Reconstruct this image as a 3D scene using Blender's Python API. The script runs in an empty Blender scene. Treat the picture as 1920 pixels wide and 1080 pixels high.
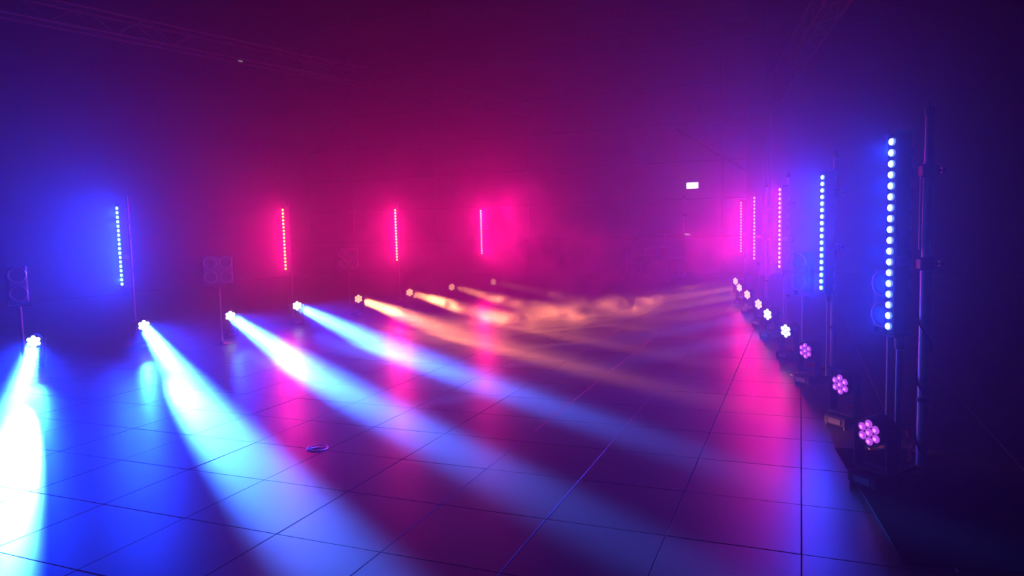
import bpy, math, random
from mathutils import Vector, Matrix, Euler
R = math.radians
random.seed(7)
scene = bpy.context.scene
col = scene.collection

# ------------------------------------------------------------------ camera
H = 1.47
YAW, PITCH, ROLL = R(22.14), R(4.726), R(1.38)
fw = Vector((-math.sin(YAW) * math.cos(PITCH), math.cos(YAW) * math.cos(PITCH), -math.sin(PITCH)))
r0 = Vector((math.cos(YAW), math.sin(YAW), 0)); u0 = r0.cross(fw)
rt = r0 * math.cos(ROLL) - u0 * math.sin(ROLL); up = u0 * math.cos(ROLL) + r0 * math.sin(ROLL)
cam = bpy.data.cameras.new('camera')
cam.sensor_width = 36.0
cam.lens = 36.0 * 1331.0 / 1920.0
cam.clip_start = 0.05; cam.clip_end = 200
camo = bpy.data.objects.new('camera', cam); col.objects.link(camo)
m = Matrix((rt, up, -fw)).transposed().to_4x4(); m.translation = (0, 0, H)
camo.matrix_world = m
scene.camera = camo

# ------------------------------------------------------------------ world: thin stage haze, no sky light indoors
world = bpy.data.worlds.new('hall_air'); scene.world = world
world.use_nodes = True
wn = world.node_tree; wn.nodes.clear()
wo = wn.nodes.new('ShaderNodeOutputWorld')
bg = wn.nodes.new('ShaderNodeBackground'); bg.inputs[0].default_value = (0, 0, 0, 1); bg.inputs[1].default_value = 0
vs = wn.nodes.new('ShaderNodeVolumeScatter')
vs.inputs['Color'].default_value = (1, 1, 1, 1)
HAZE = 0.040
vs.inputs['Density'].default_value = HAZE
vs.inputs['Anisotropy'].default_value = 0.75
wn.links.new(bg.outputs[0], wo.inputs['Surface']); wn.links.new(vs.outputs[0], wo.inputs['Volume'])

scene.view_settings.view_transform = 'Standard'
scene.view_settings.look = 'None'
scene.view_settings.gamma = 1.0
scene.view_settings.use_curve_mapping = False
scene.view_settings.exposure = 0.0
cy = scene.cycles
cy.max_bounces = 2; cy.diffuse_bounces = 1; cy.glossy_bounces = 2; cy.transmission_bounces = 2
cy.volume_bounces = 0; cy.transparent_max_bounces = 6
cy.sample_clamp_indirect = 4.0

# light colours (linear)
BLUE = (0.026, 0.145, 1.0)
BARBLUE = (0.004, 0.035, 1.0)
ICE = (0.09, 0.30, 1.0)
RED = (1.0, 0.002, 0.22)
PINKRED = (1.0, 0.004, 0.26)
WARM = (1.0, 0.26, 0.10)
VIOLET = (0.42, 0.06, 1.0)
P_BAR = {'ice': 215.0, 'red': 36.0, 'redfar': 100.0, 'pinkred': 42.0, 'blue': 105.0, 'deep': 30.0}
P_BEAM = {'blue': 2.3e5, 'warm': 3.6e4, 'cool': 1.3e4, 'violet': 5e2}

# ------------------------------------------------------------------ materials
MATS = {}
def mat(name, base=(0.5, 0.5, 0.5), rough=0.5, metal=0.0, noise=None, bump=0.0, bscale=40.0, spec=0.5):
    if name in MATS: return MATS[name]
    m = bpy.data.materials.new(name); m.use_nodes = True
    nt = m.node_tree; b = nt.nodes['Principled BSDF']
    b.inputs['Roughness'].default_value = rough; b.inputs['Metallic'].default_value = metal
    b.inputs['Specular IOR Level'].default_value = spec
    tc = nt.nodes.new('ShaderNodeTexCoord')
    nz = nt.nodes.new('ShaderNodeTexNoise'); nz.inputs['Scale'].default_value = noise or 12.0; nz.inputs['Detail'].default_value = 4
    nt.links.new(tc.outputs['Object'], nz.inputs['Vector'])
    mx = nt.nodes.new('ShaderNodeMix'); mx.data_type = 'RGBA'
    mx.inputs['A'].default_value = (*[c * 0.82 for c in base], 1); mx.inputs['B'].default_value = (*[min(1, c * 1.15) for c in base], 1)
    nt.links.new(nz.outputs['Fac'], mx.inputs['Factor']); nt.links.new(mx.outputs['Result'], b.inputs['Base Color'])
    if bump:
        n2 = nt.nodes.new('ShaderNodeTexNoise'); n2.inputs['Scale'].default_value = bscale; n2.inputs['Detail'].default_value = 3
        nt.links.new(tc.outputs['Object'], n2.inputs['Vector'])
        bp = nt.nodes.new('ShaderNodeBump'); bp.inputs['Strength'].default_value = bump; bp.inputs['Distance'].default_value = 0.01
        nt.links.new(n2.outputs['Fac'], bp.inputs['Height']); nt.links.new(bp.outputs['Normal'], b.inputs['Normal'])
    MATS[name] = m
    return m

def emit(name, color, strength, core=None):
    """glowing lens; with core=(radius, strength) the small chip in the middle is brighter and whiter"""
    if name in MATS: return MATS[name]
    m = bpy.data.materials.new(name); m.use_nodes = True
    nt = m.node_tree; nt.nodes.clear()
    o = nt.nodes.new('ShaderNodeOutputMaterial'); e = nt.nodes.new('ShaderNodeEmission')
    e.inputs['Color'].default_value = (*color, 1); e.inputs['Strength'].default_value = strength
    if core:
        tc = nt.nodes.new('ShaderNodeTexCoord'); ln = nt.nodes.new('ShaderNodeVectorMath'); ln.operation = 'LENGTH'
        fl_ = nt.nodes.new('ShaderNodeVectorMath'); fl_.operation = 'MULTIPLY'; fl_.inputs[1].default_value = (1, 0, 1)
        nt.links.new(tc.outputs['Object'], fl_.inputs[0]); nt.links.new(fl_.outputs[0], ln.inputs[0])
        mr = nt.nodes.new('ShaderNodeMapRange'); mr.interpolation_type = 'SMOOTHSTEP'
        mr.inputs['From Min'].default_value = core[0] * 0.55; mr.inputs['From Max'].default_value = core[0]
        mr.inputs['To Min'].default_value = core[1]; mr.inputs['To Max'].default_value = strength
        nt.links.new(ln.outputs['Value'], mr.inputs['Value']); nt.links.new(mr.outputs['Result'], e.inputs['Strength'])
    nt.links.new(e.outputs[0], o.inputs['Surface'])
    m.cycles.emission_sampling = 'NONE'
    MATS[name] = m
    return m

M_BLACK = mat('black_painted_metal', (0.016, 0.016, 0.018), 0.45)
M_PLASTIC = mat('black_plastic', (0.012, 0.012, 0.014), 0.6)
M_ALU = mat('brushed_aluminium', (0.7, 0.7, 0.72), 0.4, 0.5, 30)
M_STEEL = mat('dull_steel', (0.30, 0.30, 0.32), 0.5, 0.8, 20)
M_CHROME = mat('polished_ring', (0.85, 0.85, 0.87), 0.38, 0.6)
M_DGREY = mat('grey_painted_metal', (0.45, 0.45, 0.47), 0.55)
M_RUBBER = mat('black_rubber', (0.010, 0.010, 0.011), 0.95, spec=0.02)
M_GLASS = mat('dark_reflector', (0.3, 0.3, 0.32), 0.35, 0.3)
M_LABEL = mat('grey_label', (0.32, 0.32, 0.34), 0.6)

def tile_material():
    m = bpy.data.materials.new('dark_stone_tile'); m.use_nodes = True
    nt = m.node_tree; b = nt.nodes['Principled BSDF']; L = nt.links.new
    geo = nt.nodes.new('ShaderNodeNewGeometry')
    n1 = nt.nodes.new('ShaderNodeTexNoise'); n1.inputs['Scale'].default_value = 1.3; n1.inputs['Detail'].default_value = 5
    n2 = nt.nodes.new('ShaderNodeTexNoise'); n2.inputs['Scale'].default_value = 160; n2.inputs['Detail'].default_value = 2
    L(geo.outputs['Position'], n1.inputs['Vector']); L(geo.outputs['Position'], n2.inputs['Vector'])
    oi = nt.nodes.new('ShaderNodeObjectInfo')
    add = nt.nodes.new('ShaderNodeMath'); add.operation = 'ADD'; L(n1.outputs['Fac'], add.inputs[0])
    sc = nt.nodes.new('ShaderNodeMath'); sc.operation = 'MULTIPLY'; sc.inputs[1].default_value = 0.35; L(oi.outputs['Random'], sc.inputs[0]); L(sc.outputs[0], add.inputs[1])
    cr = nt.nodes.new('ShaderNodeValToRGB'); cr.color_ramp.elements[0].position = 0.25; cr.color_ramp.elements[1].position = 1.0
    cr.color_ramp.elements[0].color = (0.030, 0.030, 0.032, 1); cr.color_ramp.elements[1].color = (0.052, 0.052, 0.054, 1)
    L(add.outputs[0], cr.inputs['Fac']); L(cr.outputs['Color'], b.inputs['Base Color'])
    rr = nt.nodes.new('ShaderNodeMapRange'); rr.inputs['To Min'].default_value = 0.30; rr.inputs['To Max'].default_value = 0.40
    L(n1.outputs['Fac'], rr.inputs['Value']); L(rr.outputs['Result'], b.inputs['Roughness'])
    b.inputs['Specular IOR Level'].default_value = 0.5
    bp = nt.nodes.new('ShaderNodeBump'); bp.inputs['Strength'].default_value = 0.25; bp.inputs['Distance'].default_value = 0.0006
    L(n2.outputs['Fac'], bp.inputs['Height']); L(bp.outputs['Normal'], b.inputs['Normal'])
    return m
M_TILE = tile_material()
M_GROUT = mat('dark_grout', (0.02, 0.02, 0.022), 0.9, spec=0.1)
M_WALL = mat('grey_cladding', (0.34, 0.34, 0.36), 0.75, 0.0, 3.0)
M_WALLDARK = mat('dark_painted_wall', (0.03, 0.03, 0.035), 0.9, spec=0.1)
M_CEIL = mat('dark_roof_deck', (0.04, 0.04, 0.045), 0.9, spec=0.1)
M_DRAPE = mat('black_drape_cloth', (0.008, 0.008, 0.009), 0.95, spec=0.05)

# ------------------------------------------------------------------ mesh builder
class MB:
    def __init__(s): s.v = []; s.f = []; s.sm = []
    def add(s, vs, fs, smooth=False, M=None):
        n = len(s.v)
        s.v += [tuple(M @ Vector(v)) if M else tuple(v) for v in vs]
        s.f += [tuple(i + n for i in f) for f in fs]; s.sm += [smooth] * len(fs)
        return s
    def box(s, c, d, M=None, ch=0.0):
        x, y, z = [k / 2 for k in d]
        if ch <= 0:
            vs = [(c[0] + i * x, c[1] + j * y, c[2] + k * z) for k in (-1, 1) for j in (-1, 1) for i in (-1, 1)]
            return s.add(vs, [(0, 2, 3, 1), (4, 5, 7, 6), (0, 1, 5, 4), (2, 6, 7, 3), (0, 4, 6, 2), (1, 3, 7, 5)], False, M)
        # box whose vertical profile is chamfered at both ends and whose corners are cut
        def ring(xx, yy, zz, c0):
            return [(c[0] + px, c[1] + py, c[2] + zz) for px, py in
                    ((-xx + c0, -yy), (xx - c0, -yy), (xx, -yy + c0), (xx, yy - c0), (xx - c0, yy), (-xx + c0, yy), (-xx, yy - c0), (-xx, -yy + c0))]
        rs = [ring(x - ch, y - ch, -z, ch * .6), ring(x, y, -z + ch, ch), ring(x, y, z - ch, ch), ring(x - ch, y - ch, z, ch * .6)]
        vs = sum(rs, []); fs = []
        for k in range(3):
            for i in range(8):
                j = (i + 1) % 8; fs.append((k * 8 + i, k * 8 + j, k * 8 + 8 + j, k * 8 + 8 + i))
        fs.append(tuple(range(7, -1, -1))); fs.append(tuple(range(24, 32)))
        return s.add(vs, fs, False, M)
    def tube(s, a, b, r, n=12, r2=None, M=None):
        a = Vector(a); b = Vector(b); d = (b - a).normalized(); r2 = r if r2 is None else r2
        p = d.orthogonal().normalized(); q = d.cross(p)
        vs = []
        for c, rr in ((a, r), (b, r2)):
            for i in range(n):
                t = 2 * math.pi * i / n; vs.append(c + p * math.cos(t) * rr + q * math.sin(t) * rr)
        s.add(vs, [(i, (i + 1) % n, n + (i + 1) % n, n + i) for i in range(n)], True, M)
        s.add(vs[:n], [tuple(range(n - 1, -1, -1))], False, M); s.add(vs[n:], [tuple(range(n))], False, M)
        return s
    def lathe(s, prof, n=24, M=None):
        """profile of (radius, height) turned around local Z"""
        vs = []; fs = []
        for r, z in prof:
            for i in range(n):
                t = 2 * math.pi * i / n; vs.append((r * math.cos(t), r * math.sin(t), z))
        for k in range(len(prof) - 1):
            for i in range(n):
                j = (i + 1) % n; fs.append((k * n + i, k * n + j, k * n + n + j, k * n + n + i))
        s.add(vs, fs, True, M)
        if prof[0][0] > 1e-5: s.add(vs[:n], [tuple(range(n - 1, -1, -1))], False, M)
        if prof[-1][0] > 1e-5: s.add(vs[-n:], [tuple(range(n))], False, M)
        return s
    def path(s, pts, r, n=8, M=None):
        pts = [Vector(p) for p in pts]; vs = []; fs = []
        prev = None
        for k, p in enumerate(pts):
            d = (pts[min(k + 1, len(pts) - 1)] - pts[max(k - 1, 0)]).normalized()
            a = d.orthogonal().normalized() if prev is None else (prev - d * prev.dot(d)).normalized()
            prev = a; b = d.cross(a)
            for i in range(n):
                t = 2 * math.pi * i / n; vs.append(p + a * math.cos(t) * r + b * math.sin(t) * r)
        for k in range(len(pts) - 1):
            for i in range(n):
                j = (i + 1) % n; fs.append((k * n + i, k * n + j, k * n + n + j, k * n + n + i))
        fs.append(tuple(range(n - 1, -1, -1))); fs.append(tuple((len(pts) - 1) * n + i for i in range(n)))
        return s.add(vs, fs, True, M)
    def mesh(s, name, material):
        me = bpy.data.meshes.new(name); me.from_pydata(s.v, [], s.f); me.update()
        for p, sm in zip(me.polygons, s.sm): p.use_smooth = sm
        if material: me.materials.append(material)
        return me
    def build(s, name, material, parent=None, loc=None):
        return put(name, s.mesh(name, material), parent, loc)

def put(name, me, parent=None, loc=None, rot=None):
    o = bpy.data.objects.new(name, me); col.objects.link(o)
    if parent: o.parent = parent
    if loc is not None: o.location = loc
    if rot is not None: o.rotation_euler = rot
    return o
def empty(name, loc, rz=0.0, label=None, cat=None, group=None):
    o = bpy.data.objects.new(name, None); col.objects.link(o); o.empty_display_size = 0.2
    o.location = loc; o.rotation_euler = (0, 0, rz)
    return tag(o, label, cat, group)
def tag(o, label=None, cat=None, group=None, kind=None):
    if label: o['label'] = label
    if cat: o['category'] = cat
    if group: o['group'] = group
    if kind: o['kind'] = kind
    return o
def struct(o): o['kind'] = 'structure'; return o
def face_dir(d):          # rotation about Z that turns local -Y to the horizontal direction d
    return math.atan2(d[0], -d[1])
TOZ = Matrix.Rotation(R(90), 4, 'X')       # lathe axis +Z -> -Y (the front of a lamp)

# ------------------------------------------------------------------ floor
T = 0.6; TX0, TY0 = 0.018, 3.893; GAP = 0.0045
fl = MB().box((-5.5, 9, -0.07), (24, 32, 0.10)).build('floor', M_GROUT)
struct(fl)
tm = MB().box((0, 0, -0.011), (T - GAP, T - GAP, 0.022), ch=0.0015).mesh('tile', M_TILE)
def cam_xy(p):
    v = Vector(p) - Vector((0, 0, H)); c = v.dot(fw)
    return None if c < 0.3 else (960 + 1331 * v.dot(rt) / c, 540 - 1331 * v.dot(up) / c, c)
cells = []
for i in range(-28, 9):
    for j in range(-14, 31):
        x = TX0 + (i + .5) * T; y = TY0 + (j + .5) * T
        q = cam_xy((x, y, 0))
        big = q is not None and -250 < q[0] < 2170 and q[1] < 1350
        cells.append((q[2] if big else 1e3 + abs(i) + abs(j), x, y))
cells.sort()
for k, (dd, x, y) in enumerate(cells[:290]):
    put('tile', tm, fl, (x, y, random.uniform(-0.0006, 0.0006)))
rest = MB()
for dd, x, y in cells[290:]:
    if -17.3 < x < 6.2 and -6.6 < y < 21.9:
        h = (T - GAP) / 2
        rest.add([(x - h, y - h, -.02), (x + h, y - h, -.02), (x + h, y + h, -.02), (x - h, y + h, -.02), (x - h, y - h, 0), (x + h, y - h, 0), (x + h, y + h, 0), (x - h, y + h, 0)],
                 [(4, 5, 6, 7), (0, 1, 5, 4), (1, 2, 6, 5), (2, 3, 7, 6), (3, 0, 4, 7)])
tag(rest.build('far_tiles', M_TILE, fl), kind='stuff')

# round floor socket lid
s = empty('floor_socket', (-3.07, 3.92, 0), 0, 'small round metal floor socket lid set in the tiles', 'floor socket')
MB().lathe([(0.074, 0.0), (0.074, 0.003), (0.071, 0.0055), (0.060, 0.0055), (0.057, 0.003)], 40).build('rim', M_ALU, s)
MB().lathe([(0.0565, 0.0), (0.0565, 0.0035), (0.0, 0.0045)], 40).build('lid', mat('lid_grey', (0.06, 0.06, 0.062), 0.4), s)
# tape mark
tag(MB().box((0, 0, 0.0006), (0.012, 0.21, 0.0012), ch=0.0003).build('tape_mark', mat('white_tape', (0.75, 0.75, 0.75), 0.6)), 'thin white strip of tape on the floor at lower right', 'tape')
bpy.data.objects['tape_mark'].location = (0.62, 3.43, 0.0008)

# ------------------------------------------------------------------ hall shell
XL, XR, YB, YF, ZC = -17.0, 5.6, 21.9, -6.4, 9.0
wl = struct(MB().box((XL - .1, (YB + YF) / 2, ZC / 2), (0.2, YB - YF + .4, ZC)).build('wall_left', M_WALLDARK))
wr = struct(MB().box((XR + .1, (YB + YF) / 2, ZC / 2), (0.2, YB - YF + .4, ZC)).build('wall_right', M_DRAPE))
wf = struct(MB().box(((XL + XR) / 2, YF - .1, ZC / 2), (XR - XL, 0.2, ZC)).build('wall_front', M_WALLDARK))
ce = struct(MB().box(((XL + XR) / 2, (YB + YF) / 2, ZC + .1), (XR - XL + .4, YB - YF + .4, 0.2)).build('ceiling', M_CEIL))
wb = struct(MB().box(((XL + XR) / 2, YB + .16, ZC / 2), (XR - XL + .4, 0.2, ZC)).build('wall_back', M_WALLDARK))
# cladding panels on the back wall, joints recessed
PH, PW = 1.12, 3.4
pm = MB().box((0, 0, 0), (PW - .03, 0.06, PH - .03), ch=0.008).mesh('cladding_panel', M_WALL)
rib = MB().box((0, 0, 0), (PW - .03, 0.012, 0.018)).mesh('panel_rib', M_WALL)
for r_ in range(8):
    for c_ in range(5):
        p = put('cladding_panel', pm, wb, (-2.15 - PW * (c_ + .5) + .7, YB + .03, PH * (r_ + .5)))
        for k in range(3):
            put('panel_rib', rib, p, (0, -0.034, (k - 1) * PH / 4))
M_BEAM = mat('dark_steel_beam', (0.05, 0.05, 0.055), 0.6, 0.3)
b = MB(); b.box((0, 0, 0.2), (XR - XL, 0.22, 0.03)); b.box((0, 0, -.2), (XR - XL, 0.22, 0.03)); b.box((0, 0, 0), (XR - XL, 0.03, 0.4))
tag(b.build('roof_beam', M_BEAM, None, ((XL + XR) / 2, YB - .14, 7.0)), 'long dark steel roof beam running across the top of the back wall', 'beam')
c = MB().box((0, 0, 4.5), (0.46, 0.4, 9.0), ch=0.02)
tag(c.build('column', M_WALLDARK, None, (-1.12, YB - .5, 0)), 'dark full height column at the right end of the back wall', 'column')
b = MB().tube((-3.45, YB - .06, 4.35), (-1.38, YB - .06, 2.95), 0.045, 10)
tag(b.build('diagonal_brace', M_BEAM), 'thin dark diagonal brace on the back wall above the exit sign', 'brace')
b = MB().tube((-2.13, YB - .05, 0), (-2.13, YB - .05, 6.6), 0.03, 10)
tag(b.build('wall_pipe', M_BEAM), 'thin vertical pipe on the back wall left of the dark column', 'pipe')
b = MB().tube((-0.80, YB - .6, 0), (-0.80, YB - .6, 4.7), 0.05, 10)
tag(b.build('downpipe', M_STEEL), 'pale vertical pipe beside the dark column behind the right row', 'pipe')

# ------------------------------------------------------------------ exit signs
def exit_sign(loc, rz, w, h, strength, label, col_=(0.85, 1.0, 0.95)):
    s = empty('exit_sign', loc, rz, label, 'exit sign')
    MB().box((0, 0.03, 0), (w + .03, 0.06, h + .03), ch=0.006).build('housing', M_LABEL, s)
    MB().box((0, -0.003, 0), (w, 0.008, h), ch=0.002).build('lit_face', emit('exit_face_%d' % int(strength * 10), col_, strength), s)
    g = emit('exit_green_%d' % int(strength * 10), (0.45, 0.95, 0.72), strength * 0.85)
    # flat pictogram: doorway, running figure, arrow
    k = w / 0.36
    d = MB(); d.box((0.01 * k, -0.0085, -0.01 * k), (0.05 * k, 0.003, 0.10 * k)); d.build('door_mark', g, s)
    a = MB(); a.box((0.11 * k, -0.0085, 0), (0.06 * k, 0.003, 0.018 * k)); a.add([(0.14 * k, -.010, .03 * k), (0.14 * k, -.010, -.03 * k), (0.165 * k, -.010, 0)], [(0, 1, 2)]); a.build('arrow_mark', g, s)
    f = MB(); f.box((-0.08 * k, -0.0085, 0.045 * k), (0.02 * k, 0.003, 0.02 * k)); f.box((-0.085 * k, -0.0085, 0.0), (0.028 * k, 0.003, 0.06 * k)); f.box((-0.105 * k, -0.0085, -.045 * k), (0.014 * k, 0.003, 0.04 * k)); f.box((-0.065 * k, -0.0085, -.045 * k), (0.014 * k, 0.003, 0.04 * k)); f.build('figure_mark', g, s)
    return s
exit_sign((-2.99, YB - .10, 2.64), R(-3), 0.34, 0.175, 4.0, 'lit white and green exit sign high on the back wall')
e = empty('emergency_light', (XL + .07, 18.6, 7.12), R(90), 'tiny pale emergency light high on the left wall under the truss', 'emergency light')
MB().box((0, 0.02, 0), (0.22, 0.10, 0.10), ch=0.01).build('housing', M_LABEL, e)
MB().box((0, -0.035, 0), (0.19, 0.02, 0.07), ch=0.006).build('diffuser', emit('emergency_glow', (0.85, 0.9, 0.75), 0.45), e)

# ------------------------------------------------------------------ ceiling trusses
M_TRUSS = mat('dark_truss_aluminium', (0.26, 0.26, 0.27), 0.5, 0.6, 20)  # darker than the stand aluminium so the trusses read faint
def truss(a, b, size, label, seg=0.5):
    a = Vector(a); b = Vector(b); d = b - a; L = d.length
    t = empty('lighting_truss', a, math.atan2(d.y, d.x), label, 'truss')
    h = size / 2
    cm = MB().tube((0, 0, 0), (L, 0, 0), 0.025, 10).mesh('chord', M_TRUSS)
    for y, z in ((-h, -h), (h, -h), (-h, h), (h, h)): put('chord', cm, t, (0, y, z))
    n = int(L / seg); st = L / n
    bm_ = MB().tube((0, 0, -h), (st, 0, h), 0.010, 6).mesh('brace', M_TRUSS)
    bf = MB().tube((0, 0, h), (st, 0, -h), 0.010, 6).mesh('brace', M_TRUSS)
    for k in range(n):
        for sd in (-h, h): put('brace', bm_ if k % 2 else bf, t, (k * st, sd, 0))
        o = put('brace', bm_ if k % 2 else bf, t, (k * st, 0, -h)); o.rotation_euler = (R(90), 0, 0)
    return t
truss((-12.6, 2.6, 5.1), (-7.75, 21.3, 5.1), 0.34, 'long aluminium truss hanging above the left row of lights')
truss((1.4, 6.0, 5.0), (-0.75, 21.0, 5.0), 0.38, 'dim aluminium truss hanging above the right row of lights')

# ------------------------------------------------------------------ LED bars
NLED = 18
PITCH_LED = 1.0 / (NLED - 1)
led_meshes = {}
LEDS = {'ice': ((0.22, 0.6, 1.0), 2.0, (0.022, 16.0)), 'red': ((1.0, 0.15, 0.002), 3.0, (0.0205, 26.0)), 'pinkred': ((1.0, 0.09, 0.16), 1.6, (0.019, 24.0)), 'blue': ((0.14, 0.4, 1.0), 1.6, (0.0205, 20.0)), 'deep': ((0.16, 0.28, 1.0), 1.0, (0.0205, 16.0))}
def led_mesh(key):
    if key == 'redfar': key = 'red'
    if key not in led_meshes:
        prof = [(0.021, 0.0), (0.021, 0.006), (0.0185, 0.012), (0.013, 0.0165), (0.006, 0.0188), (0.0, 0.0194)]
        led_meshes[key] = MB().lathe(prof, 16, TOZ).mesh('led', emit('led_' + key, *LEDS[key]))
    return led_meshes[key]
housing_m = None
def led_bar(x, y, zb, d, key, color, power, label, group, spread=95):
    global housing_m
    rz = face_dir(d)
    s = empty('led_bar', (x, y, 0), rz, label, 'led bar', group)
    if housing_m is None:
        h = MB(); h.box((0, 0.055, 0.5), (0.066, 0.10, 1.09), ch=0.006)
        h.box((0, 0.055, 1.052), (0.078, 0.108, 0.016), ch=0.003); h.box((0, 0.055, -0.052), (0.078, 0.108, 0.016), ch=0.003)
        for k in range(9): h.box((0, 0.110, 0.06 + k * 0.11), (0.05, 0.014, 0.05))
        led_bar.h = h.mesh('housing', M_BLACK)
        f = MB(); f.box((-0.0305, 0.004, 0.5), (0.004, 0.004, 1.06)); f.box((0.0305, 0.004, 0.5), (0.004, 0.004, 1.06))
        led_bar.f = f.mesh('rim', M_BLACK)
        led_bar.l = MB().box((0.0335, 0.055, 0.36), (0.002, 0.085, 0.055)).mesh('rating_label', M_LABEL)
        b_ = MB(); b_.box((0, 0.135, 0.18), (0.05, 0.05, 0.06), ch=0.006); b_.box((0, 0.135, 0.82), (0.05, 0.05, 0.06), ch=0.006)
        led_bar.b = b_.mesh('clamp', M_BLACK)
        housing_m = True
    ho = put('housing', led_bar.h, s, (0, 0, zb))
    put('rim', led_bar.f, ho); put('rating_label', led_bar.l, ho)
    lm = led_mesh(key)
    for k in range(NLED):
        put('led', lm, ho, (0, 0.004, k * PITCH_LED))
        if k % 3 != 1: continue
        la = bpy.data.lights.new('led_light', 'AREA'); la.shape = 'DISK'; la.size = 0.026
        la.energy = power / 6; la.color = color; la.spread = R(spread)
        lo = bpy.data.objects.new('led_light', la); col.objects.link(lo); lo.parent = ho
        lo.location = (0, -0.018, k * PITCH_LED); lo.rotation_euler = (R(-90), 0, 0)
    if x < -5:     # left row: clamped to a pole behind the housing
        py = 0.15
        put('clamp', led_bar.b, s, (0, 0, zb))
        MB().tube((0, py, 0.012), (0, py, zb + 0.62), 0.0175, 12).tube((0, py, zb + 0.60), (0, py, zb + 1.16), 0.0145, 12).build('pole', M_STEEL, s)
        MB().tube((0, py, zb + 0.585), (0, py, zb + 0.645), 0.026, 12).build('collar', M_BLACK, s)
    else:          # right row: standing on a short pole under the housing
        py = 0.075
        MB().tube((0, py, 0.012), (0, py, zb - 0.055), 0.0175, 12).build('pole', M_STEEL, s)
        MB().tube((0, py, zb - 0.13), (0, py, zb - 0.058), 0.026, 12).build('collar', M_BLACK, s)
    rb = 0.115 if x < -5 else 0.05
    MB().lathe([(rb, 0.0), (rb, 0.006), (rb - 0.007, 0.010), (0.03, 0.012), (0.024, 0.05), (0.0, 0.05)], 32, Matrix.Translation((0, py, 0))).build('base_plate', M_BLACK, s)
    return s
FL = (0.12, -1.0); FR = (-0.80, -0.60)
GL, GR = 'led bars along the left row', 'led bars along the right row'
BARS = [
 (-8.33, 6.76, 0.87, (-0.06, -1), 'ice', BARBLUE, 'ice blue glowing led bar on a stand, leftmost bar of the left row', GL),
 (-8.16, 9.80, 0.89, (0.1, -1), 'red', RED, 'orange red led bar standing second in the left row, next to the ice blue one', GL),
 (-7.57, 12.46, 0.91, (0.3, -0.95), 'red', RED, 'orange red led bar standing third in the left row', GL),
 (-7.04, 15.44, 0.92, (0.8, -0.6), 'redfar', RED, 'orange red led bar farthest away in the left row, inside the smoke', GL),
 (0.455, 4.36, 0.89, (-0.80, -0.60), 'deep', BARBLUE, 'blue white led bar nearest the camera, largest of the right row', GR),
 (0.185, 7.05, 0.87, (-0.80, -0.60), 'blue', BARBLUE, 'bright blue led bar second in the right row', GR),
 (-0.245, 9.94, 0.90, FR, 'pinkred', PINKRED, 'pink red led bar third in the right row, next to the bright blue one', GR),
 (-0.705, 12.51, 0.89, FR, 'pinkred', PINKRED, 'pink red led bar fourth in the right row, between two other pink red bars', GR),
 (-1.13, 15.43, 0.90, FR, 'pinkred', PINKRED, 'pink red led bar farthest away in the right row', GR),
]
for x, y, zb, d, key, colr, label, grp in BARS:
    led_bar(x, y, zb, d, key, colr, P_BAR[key], label, grp, spread=144 if key == 'ice' else 115 if key == 'redfar' else 122 if key in ('blue', 'deep') else 118 if x < -7.1 else 138)

# ------------------------------------------------------------------ moving heads on the floor
ZH = 0.31
hm = {}
def head_meshes():
    b = MB(); b.box((0, 0, 0.045), (0.20, 0.20, 0.07), ch=0.012)
    for sx in (-1, 1):
        for sy in (-1, 1): b.tube((sx * .08, sy * .08, 0.0), (sx * .08, sy * .08, 0.012), 0.013, 10)
    hm['base'] = b.mesh('base', M_PLASTIC)
    hm['panel'] = MB().box((0, -0.101, 0.045), (0.10, 0.003, 0.035)).mesh('display_panel', M_GLASS)
    y = MB(); y.box((0, 0, 0.096), (0.225, 0.085, 0.028), ch=0.008)
    hm['yoke'] = y.mesh('yoke', M_PLASTIC)
    hm['arm'] = MB().box((0, 0, 0.212), (0.024, 0.075, 0.23), ch=0.009).tube((-0.016, 0, ZH - .0), (0.016, 0, ZH), 0.028, 16).mesh('yoke_arm', M_PLASTIC)
    h = MB(); h.lathe([(0.0, -0.11), (0.05, -0.108), (0.066, -0.09), (0.078, -0.03), (0.083, 0.02), (0.083, 0.052), (0.079, 0.056), (0.076, 0.048)], 28, TOZ)
    for k in range(5): h.lathe([(0.080, -0.07 + k * .016), (0.083, -0.067 + k * .016), (0.080, -0.062 + k * .016)], 28, TOZ)
    hm['head'] = h.mesh('head', M_PLASTIC)
    hm['face'] = MB().lathe([(0.077, 0.042), (0.077, 0.046), (0.0, 0.047)], 28, TOZ).mesh('face_plate', M_BLACK)
head_meshes()
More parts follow.
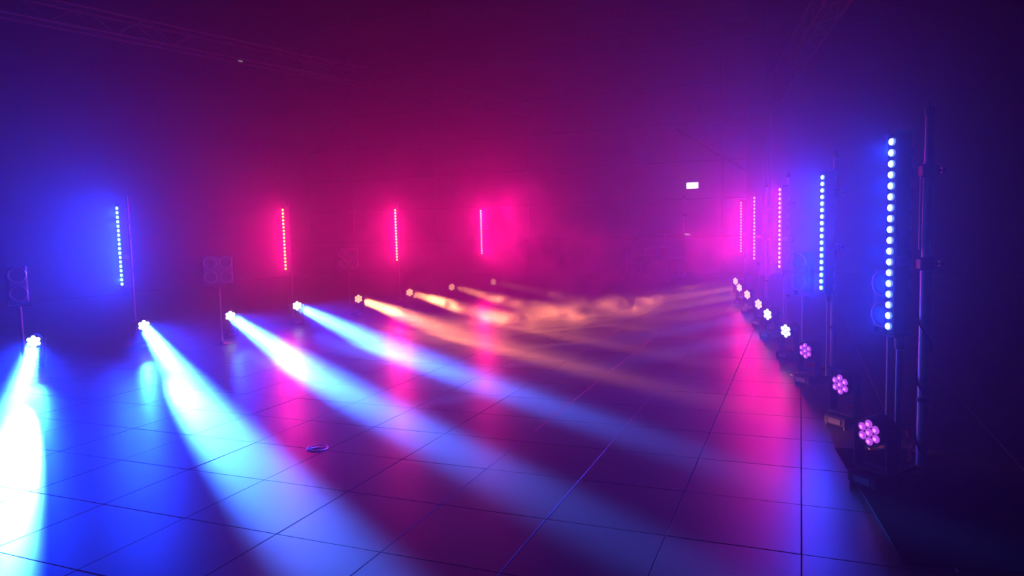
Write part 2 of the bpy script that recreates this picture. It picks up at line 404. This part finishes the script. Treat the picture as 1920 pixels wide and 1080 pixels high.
def moving_head(x, y, d, tilt, key, color, power, lens, label, group, cone=5.7, blend=1.0, halo=0.0):
    s = empty('moving_head_light', (x, y, 0), face_dir(d), label, 'stage light', group)
    put('base', hm['base'], s); put('display_panel', hm['panel'], s); put('yoke', hm['yoke'], s)
    put('yoke_arm', hm['arm'], s, (-0.104, 0, 0)); put('yoke_arm', hm['arm'], s, (0.104, 0, 0))
    hd = put('head', hm['head'], s, (0, 0, ZH)); hd.rotation_euler = (R(tilt), 0, 0)
    put('face_plate', hm['face'], hd)
    if 'lens_' + key not in hm:
        prof = [(0.0235, 0.0), (0.0235, 0.004), (0.019, 0.009), (0.012, 0.012), (0.005, 0.0132), (0.0, 0.0135)]
        hm['lens_' + key] = MB().lathe(prof, 16, TOZ).mesh('lens', emit('lens_' + key, *lens))
    for k in range(7):
        a = R(60 * k + 30); rr = 0.0 if k == 6 else 0.0495
        put('lens', hm['lens_' + key], hd, (rr * math.cos(a), -0.047, rr * math.sin(a)))
    sp = bpy.data.lights.new('beam', 'SPOT'); sp.energy = power; sp.color = color
    sp.spot_size = R(cone); sp.spot_blend = blend; sp.shadow_soft_size = 0.065
    so = bpy.data.objects.new('beam', sp); col.objects.link(so); so.parent = hd
    so.location = (0, -0.085, 0); so.rotation_euler = (R(-90), 0, 0)
    if halo:     # spill around the hard beam
        sp = bpy.data.lights.new('spill', 'SPOT'); sp.energy = power * halo; sp.color = BARBLUE
        sp.spot_size = R(24); sp.spot_blend = 1.0; sp.shadow_soft_size = 0.05
        so = bpy.data.objects.new('spill', sp); col.objects.link(so); so.parent = hd
        so.location = (0, -0.085, 0); so.rotation_euler = (R(-90), 0, 0)
    return s
import itertools
def floor_pt(px, py, z):
    dv = fw + rt * ((px - 960) / 1331) + up * ((540 - py) / 1331)
    return Vector((0, 0, H)) + dv * ((z - H) / dv.z)
LL = (0.82, -0.57); LR = (-0.70, -0.71)
GML, GMR = 'moving head lights on the floor in the left row', 'moving head lights on the floor in the right row'
cool = ((0.6, 0.85, 1.0), 6.0); warm = ((1.0, 0.45, 0.22), 2.6); viol = ((0.62, 0.09, 0.95), 0.9, (0.012, 5.0)); white = ((0.55, 0.62, 1.0), 3.0)
HEADS = [
 (63, 640, (0.80, -0.60), 'blue', 'blue', BLUE, cool, 'floor moving head with blue white beam, leftmost of all at the frame edge', GML),
 (270, 610, LL, 'blue', 'blue', BLUE, cool, 'floor moving head with blue white beam at the foot of the ice blue led bar', GML),
 (432, 592, LL, 'blue', 'blue', BLUE, cool, 'floor moving head with blue white beam below the four lamp blinder', GML),
 (557, 573, LL, 'blue', 'blue', BLUE, cool, 'floor moving head with blue white beam just right of the first red led bar', GML),
 (672, 560, LL, 'warm', 'warm', WARM, warm, 'floor moving head with a smoky orange beam, nearest of the warm ones on the left', GML),
 (768, 548, LL, 'warm', 'warm', WARM, warm, 'floor moving head with orange beam near the foot of the third left led bar', GML),
 (847, 538, LL, 'warm', 'warm', WARM, warm, 'floor moving head with faint orange beam left of the farthest left led bar', GML),
 (925, 528, LL, 'warm', 'warm', WARM, warm, 'floor moving head farthest away in the left row, nearly lost in smoke', GML),
 (1629, 810, LR, 'violet', 'violet', VIOLET, viol, 'floor moving head with seven violet lenses, nearest the camera on the right', GMR),
 (1575, 720, LR, 'violet', 'violet', VIOLET, viol, 'floor moving head with violet lenses, second from the camera on the right', GMR),
 (1510, 657, LR, 'violet', 'violet', VIOLET, viol, 'floor moving head with pale violet lenses under the bright blue led bar', GMR),
 (1473, 620, LR, 'cool', 'cool', BLUE, white, 'floor moving head with white lenses, nearer of the two white ones on the right', GMR),
 (1439, 589, LR, 'cool', 'cool', BLUE, white, 'floor moving head with white lenses below the third right led bar', GMR),
 (1422, 570, LR, 'warm', 'warm', WARM, warm, 'floor moving head with peach lenses, nearest of the warm ones on the right', GMR),
 (1401, 552, LR, 'warm', 'warm', WARM, warm, 'floor moving head with peach lenses, second of the warm ones on the right', GMR),
 (1386, 539, LR, 'warm', 'warm', WARM, warm, 'floor moving head on the right throwing a long orange beam to the left', GMR),
 (1379, 527, LR, 'warm', 'warm', WARM, warm, 'floor moving head farthest away in the right row', GMR),
]
GAIN = {(672, 560): 1.7, (768, 548): 1.1, (847, 538): 0.55, (925, 528): 0.3, (1422, 570): 0.3, (1401, 552): 0.7, (1386, 539): 1.1, (1379, 527): 0.3, (1510, 657): 2.0}   # dimmer levels of single heads
for px, py, d, key, pk, colr, lens, label, grp in HEADS:
    p = floor_pt(px, py, ZH)
    n = Vector((d[0], d[1], 0)).normalized()
    p = p - n * 0.05
    o = moving_head(p.x, p.y, d, 3.9, key, colr, P_BEAM[pk] * GAIN.get((px, py), 1.0), lens, label, grp, halo=0.006 if pk == 'blue' else 0.0)

# ------------------------------------------------------------------ blinders on stands
ring_m = MB()
vs_, fs_ = [], []
for i in range(32):
    for j in range(8):
        a = 2 * math.pi * i / 32; b_ = 2 * math.pi * j / 8; rr = 0.076 + 0.009 * math.cos(b_)
        vs_.append((rr * math.cos(a), 0.010 * math.sin(b_), rr * math.sin(a))); fs_.append((i * 8 + j, ((i + 1) % 32) * 8 + j, ((i + 1) % 32) * 8 + (j + 1) % 8, i * 8 + (j + 1) % 8))
ring_m = ring_m.add(vs_, fs_, True).mesh('lens_ring', M_CHROME)
refl_m = MB().lathe([(0.074, 0.0), (0.062, -0.012), (0.045, -0.02), (0.02, -0.024), (0.014, -0.006), (0.0, -0.004)], 28, TOZ).mesh('reflector', M_GLASS)
def blinder(x, y, zc, d, cols, label, group):
    s = empty('blinder_light', (x, y, 0), face_dir(d), label, 'stage light', group)
    w = 0.195 * cols - 0.02
    b = MB(); b.box((0, 0.07, zc), (w, 0.11, 0.375), ch=0.012); body = b.build('body', M_DGREY, s)
    b = MB(); b.box((-w / 2 - .012, 0.07, zc - .06), (0.008, 0.04, 0.34)); b.box((w / 2 + .012, 0.07, zc - .06), (0.008, 0.04, 0.34)); b.box((0, 0.07, zc - .235), (w + .03, 0.04, 0.008)); b.build('bracket', M_BLACK, s)
    for r_ in range(2):
        for c_ in range(cols):
            xx = (c_ - (cols - 1) / 2) * 0.195; zz = (r_ - .5) * 0.195
            rg = put('lens_ring', ring_m, body, (xx, 0.006, zc + zz)); put('reflector', refl_m, body, (xx, 0.006, zc + zz))
    MB().tube((0, 0.07, 0.012), (0, 0.07, zc - .235), 0.0175, 12).build('pole', M_STEEL, s)
    MB().lathe([(0.115, 0.0), (0.115, 0.006), (0.108, 0.010), (0.03, 0.012), (0.024, 0.05), (0.0, 0.05)], 32, Matrix.Translation((0, 0.07, 0))).build('base_plate', M_BLACK, s)
    return s
GB = 'blinder lights on stands'
for px, py, z, d, cols, label in (
 (33, 533, 1.02, LL, 1, 'blinder with two round lamps stacked, on a stand at the left frame edge'),
 (409, 506, 1.02, (0.75, -0.66), 2, 'blinder with four round lamps between the ice blue and first red bars'),
 (653, 485, 1.0, (0.7, -0.7), 2, 'faint blinder with four round lamps between the first two red bars'),
 (1655, 560, 0.98, LR, 1, 'dim blinder behind the nearest blue white bar on the right'),
 (1497, 510, 1.0, LR, 1, 'dim blinder between the bright blue and the pink red bars'),
):
    p = floor_pt(px, py, z)
    blinder(p.x, p.y, z, d, cols, label, GB)

# ------------------------------------------------------------------ tall telescopic stands behind the right row
def tall_stand(x, y, htop, label, cable=False):
    s = empty('light_stand', (x, y, 0), R(15), label, 'light stand', 'tall stands behind the right row')
    MB().tube((0, 0, 0.05), (0, 0, 1.24), 0.030, 16).build('pole', M_ALU, s)
    MB().tube((0, 0, 1.22), (0, 0, 1.79), 0.0255, 16).tube((-0.034, 0.004, 1.30), (-0.034, 0.004, 1.72), 0.008, 8).build('middle_pole', M_ALU, s)
    MB().tube((0, 0, 1.76), (0, 0, htop - .04), 0.022, 16).build('upper_pole', M_ALU, s)
    for z in (1.22, 1.74): 
        k = MB().box((0, 0, z), (0.085, 0.075, 0.075), ch=0.012).build('locking_collar', M_BLACK, s)
        MB().tube((0.04, 0, z), (0.075, 0, z), 0.007, 8).tube((0.068, 0, z), (0.084, 0, z), 0.018, 10).build('knob', M_BLACK, k)
    MB().tube((0, 0, 0.43), (0, 0, 0.455), 0.034, 16).build('ring', M_BLACK, s)
    MB().tube((0, 0, htop - .05), (0, 0, htop), 0.027, 14).tube((0, 0, htop), (0, 0, htop + .035), 0.008, 8).build('cap', M_BLACK, s)
    MB().tube((0, 0, 0.0), (0, 0, 0.05), 0.024, 14, 0.033).build('foot', M_BLACK, s)
    for k in range(3):
        a = R(120 * k + 70)
        MB().tube((0.03 * math.cos(a), 0.03 * math.sin(a), 0.05), (0.15 * math.cos(a), 0.15 * math.sin(a), 0.012), 0.011, 8).build('leg', M_BLACK, s)
    if cable:
        pts = []
        for i in range(60):
            t = i / 59; a = t * math.pi * 5.2 + 2.2; r_ = 0.036
            pts.append((r_ * math.cos(a), r_ * math.sin(a), 0.95 - 0.9 * t))
        MB().path(pts, 0.005, 6).build('cable', M_RUBBER, s)
    return s
tall_stand(0.66, 4.58, 2.09, 'tall silver telescopic stand in front at right, with black collars and cable', True)
tall_stand(0.31, 7.55, 2.12, 'tall telescopic stand right of the bright blue led bar')
tall_stand(-0.16, 10.75, 2.15, 'tall telescopic stand right of the third right led bar')
tall_stand(-0.55, 13.4, 2.15, 'faint tall telescopic stand near the fourth right led bar')
tall_stand(-2.9, 19.6, 2.25, 'thin distant stand in the pink haze right of the exit sign')

# ------------------------------------------------------------------ black base board and floor clutter by the right row
b = MB(); b.box((0, 0, 0.004), (0.75, 1.62, 0.008), ch=0.002)
o = tag(b.build('floor_board', M_RUBBER), 'black low board lying under the nearest right lights', 'board'); o.location = (0.695, 4.19, 0.001); o.rotation_euler = (0, 0, R(7))
o.name = 'floor_board'
M_REDCABLE = mat('red_cable_sheath', (0.75, 0.05, 0.03), 0.5)
def coil(loc, rad, turns, label):
    pts = []
    for i in range(turns * 22):
        a = 2 * math.pi * i / 22; t = i / (turns * 22)
        rr = rad * (1 + 0.09 * math.sin(a * .37)); pts.append((rr * math.cos(a), rr * math.sin(a) * .8, 0.008 + 0.055 * t + .006 * math.sin(a * 1.7)))
    pts.append((rad * 1.7, 0.02, 0.03)); pts.append((rad * 2.3, 0.05, 0.012)); 
    s = empty('cable_coil', loc, 0.4, label, 'cable', 'red cables behind the right lights')
    MB().path(pts, 0.0065, 6).build('cable', M_REDCABLE, s)
    MB().box((rad, 0, 0.04), (0.035, 0.012, 0.07), ch=0.003).build('tie', M_RUBBER, s)
    return s
for px, py, rad, label in ((1522, 692, 0.065, 'bundled red cable on the floor behind the pale violet moving head'), (1600, 776, 0.05, 'bundled dark red cable behind the second violet moving head')):
    p = floor_pt(px, py, 0.0); coil((p.x, p.y, 0.001), rad, 4, label)
p = floor_pt(1703, 868, 0.03)
s = empty('red_cable', (p.x, p.y, 0.029), 0.2, 'short red cable hooked upright beside the foot of the nearest tall stand', 'cable')
MB().path([(-0.01, 0, 0.006), (0.01, 0, 0.008), (0.012, 0, 0.03), (0.010, 0.003, 0.07), (0.018, 0, 0.10), (0.022, 0, 0.125), (0.008, 0, 0.15), (-0.004, 0, 0.17)], 0.007, 8).build('cable', M_REDCABLE, s)
MB().box((-0.006, 0, 0.185), (0.022, 0.02, 0.035), ch=0.004).build('plug', M_REDCABLE, s)
# two dark red upholstered panels in the corner
M_REDCLOTH = mat('dark_red_cloth', (0.16, 0.012, 0.016), 0.85)
for k, (x, y, rz, label) in enumerate(((1.62, 5.55, -20, 'dark red leaning panel in the shadow at right, farther one'), (1.75, 4.75, -25, 'dark red leaning panel in the shadow at right edge, nearer one'))):
    o = empty('leaning_panel', (x, y, 0.05), R(rz), label, 'panel')
    q = MB().box((0, 0, 0.36), (0.06, 0.55, 0.62), ch=0.02).build('cloth_face', M_REDCLOTH, o); q.rotation_euler = (0, R(14), 0)
    q = MB().box((0.045, 0, 0.36), (0.02, 0.6, 0.7), ch=0.006).build('frame', M_BLACK, o); q.rotation_euler = (0, R(14), 0)

# ------------------------------------------------------------------ drum kit in the haze at the far end
def drum_kit(loc, rz):
    s = empty('drum_kit', loc, rz, 'drum kit with cymbals barely showing through the pink haze at the far end', 'drum kit')
    M_SHELL = mat('drum_shell_red', (0.35, 0.02, 0.03), 0.3); M_SKIN = mat('drum_skin', (0.7, 0.7, 0.68), 0.6); M_CYM = mat('cymbal_bronze', (0.85, 0.7, 0.45), 0.2, 1.0, 60)
    def drum(name, c, r_, h, rot):
        M = Matrix.Translation(c) @ rot
        o = MB().lathe([(r_, -h / 2), (r_ * 1.0, h / 2)], 28, M).build(name, M_SHELL, s)
        MB().lathe([(r_ * 1.03, h / 2 - .02), (r_ * 1.03, h / 2 + .01), (r_ * .97, h / 2 + .012)], 28, M).build('hoop', M_CHROME, o)
        MB().lathe([(r_ * .97, h / 2 + .002), (0.0, h / 2 + .004)], 28, M).build('skin', M_SKIN, o)
    drum('bass_drum', (0, 0, 0.29), 0.28, 0.42, Matrix.Rotation(R(90), 4, 'X'))
    drum('tom', (-0.18, 0.02, 0.78), 0.14, 0.20, Matrix.Rotation(R(-14), 4, 'X')); drum('tom', (0.18, 0.02, 0.78), 0.15, 0.22, Matrix.Rotation(R(-14), 4, 'X'))
    drum('floor_tom', (0.55, 0.35, 0.42), 0.20, 0.40, Matrix.Identity(4)); drum('snare_drum', (-0.42, 0.40, 0.62), 0.18, 0.15, Matrix.Identity(4))
    for x, y, z, r_ in ((-0.62, 0.10, 1.16, 0.23), (0.62, 0.05, 1.20, 0.25), (-0.78, 0.48, 0.88, 0.18), (0.20, -0.05, 1.32, 0.15)):
        M = Matrix.Translation((x, y, z)) @ Matrix.Rotation(R(16), 4, 'X')
        c = MB().lathe([(r_, 0.0), (r_ * .5, 0.014), (r_ * .2, 0.02), (r_ * .12, 0.04), (0.0, 0.046)], 28, M).build('cymbal', M_CYM, s)
        st = MB().tube((x, y, 0.25), (x, y, z + .06), 0.011, 8)
        for k in range(3):
            a = R(120 * k + 30); st.tube((x, y, 0.32), (x + .22 * math.cos(a), y + .22 * math.sin(a), 0.01), 0.009, 6)
        st.build('cymbal_stand', M_CHROME, s)
    for x in (-0.12, 0.12): MB().tube((x, 0.03, 0.5), (x * 1.3, 0.03, 0.72), 0.012, 8).build('tom_mount', M_CHROME, s)
    for a in (30, 150, 270): MB().tube((0.55 + .205 * math.cos(R(a)), 0.35 + .205 * math.sin(R(a)), 0.0), (0.55 + .205 * math.cos(R(a)), 0.35 + .205 * math.sin(R(a)), 0.5), 0.008, 6).build('tom_leg', M_CHROME, s)
    st = MB().tube((-0.42, 0.40, 0.2), (-0.42, 0.40, 0.55), 0.011, 8)
    for k in range(3):
        a = R(120 * k); st.tube((-.42, .40, 0.28), (-.42 + .2 * math.cos(a), .40 + .2 * math.sin(a), 0.01), 0.009, 6); st.tube((-.42, .40, 0.45), (-.42 + .17 * math.cos(a), .40 + .17 * math.sin(a), 0.56), 0.009, 6)
    st.build('snare_stand', M_CHROME, s)
    return s
drum_kit((-3.45, 18.6, 0.0), R(15))

# ------------------------------------------------------------------ drifting smoke between the far ends of the rows
def smoke(center, radii, dens, scale, seed, label, rate=0.42, floor=0.012):
    import bmesh
    from mathutils import noise
    bm = bmesh.new(); bmesh.ops.create_icosphere(bm, subdivisions=4, radius=1.0)
    for v in bm.verts:
        n = noise.fractal(v.co * 1.6 + Vector((seed, 0, 0)), 0.6, 2.0, 3) * 0.16
        p = Vector((v.co.x * radii[0], v.co.y * radii[1], v.co.z * radii[2])) * (1.0 + n)
        p.z = max(p.z, floor - center[2]); v.co = p
    me = bpy.data.meshes.new('smoke_cloud'); bm.to_mesh(me); bm.free()
    for p in me.polygons: p.use_smooth = True
    m = bpy.data.materials.new('drifting_smoke_%d' % int(seed)); m.use_nodes = True; nt = m.node_tree; nt.nodes.clear(); L = nt.links.new
    out = nt.nodes.new('ShaderNodeOutputMaterial'); sc = nt.nodes.new('ShaderNodeVolumeScatter'); L(sc.outputs[0], out.inputs['Volume'])
    sc.inputs['Anisotropy'].default_value = 0.3
    tc = nt.nodes.new('ShaderNodeTexCoord')
    dv = nt.nodes.new('ShaderNodeVectorMath'); dv.operation = 'DIVIDE'; dv.inputs[1].default_value = radii; L(tc.outputs['Object'], dv.inputs[0])
    ln = nt.nodes.new('ShaderNodeVectorMath'); ln.operation = 'LENGTH'; L(dv.outputs[0], ln.inputs[0])
    fo = nt.nodes.new('ShaderNodeMapRange'); fo.interpolation_type = 'SMOOTHSTEP'
    fo.inputs['From Min'].default_value = 0.35; fo.inputs['From Max'].default_value = 0.95; fo.inputs['To Min'].default_value = 1; fo.inputs['To Max'].default_value = 0
    L(ln.outputs['Value'], fo.inputs['Value'])
    nz = nt.nodes.new('ShaderNodeTexNoise'); nz.inputs['Scale'].default_value = scale; nz.inputs['Detail'].default_value = 4; nz.inputs['Roughness'].default_value = 0.62; nz.inputs['Distortion'].default_value = 0.5
    mp = nt.nodes.new('ShaderNodeMapping'); mp.inputs['Location'].default_value = (seed, seed * .3, 0); L(tc.outputs['Object'], mp.inputs['Vector']); L(mp.outputs[0], nz.inputs['Vector'])
    mr = nt.nodes.new('ShaderNodeMapRange'); mr.interpolation_type = 'SMOOTHSTEP'
    mr.inputs['From Min'].default_value = 0.46; mr.inputs['From Max'].default_value = 0.62; mr.inputs['To Min'].default_value = 0.0; mr.inputs['To Max'].default_value = dens
    L(nz.outputs['Fac'], mr.inputs['Value'])
    mu = nt.nodes.new('ShaderNodeMath'); mu.operation = 'MULTIPLY'; L(mr.outputs['Result'], mu.inputs[0]); L(fo.outputs['Result'], mu.inputs[1]); L(mu.outputs[0], sc.inputs['Density'])
    m.cycles.volume_step_rate = rate
    me.materials.append(m)
    o = put('smoke_cloud', me, None, center)
    return tag(o, label, 'smoke', None, 'stuff')
smoke((-4.6, 11.5, 0.7), (3.2, 3.1, 1.4), 1.1, 1.5, 3.0, 'pink lit smoke drifting low between the far ends of the two rows')
smoke((-5.35, 15.0, 1.4), (2.1, 1.2, 1.6), 0.85, 0.8, 8.0, 'red lit puff of smoke rising beside the farthest left led bar', 0.95)
smoke((-2.0, 14.8, 0.8), (1.1, 1.3, 0.9), 0.7, 1.2, 12.0, 'pink puff of smoke in front of the farthest right led bars', 1.0)
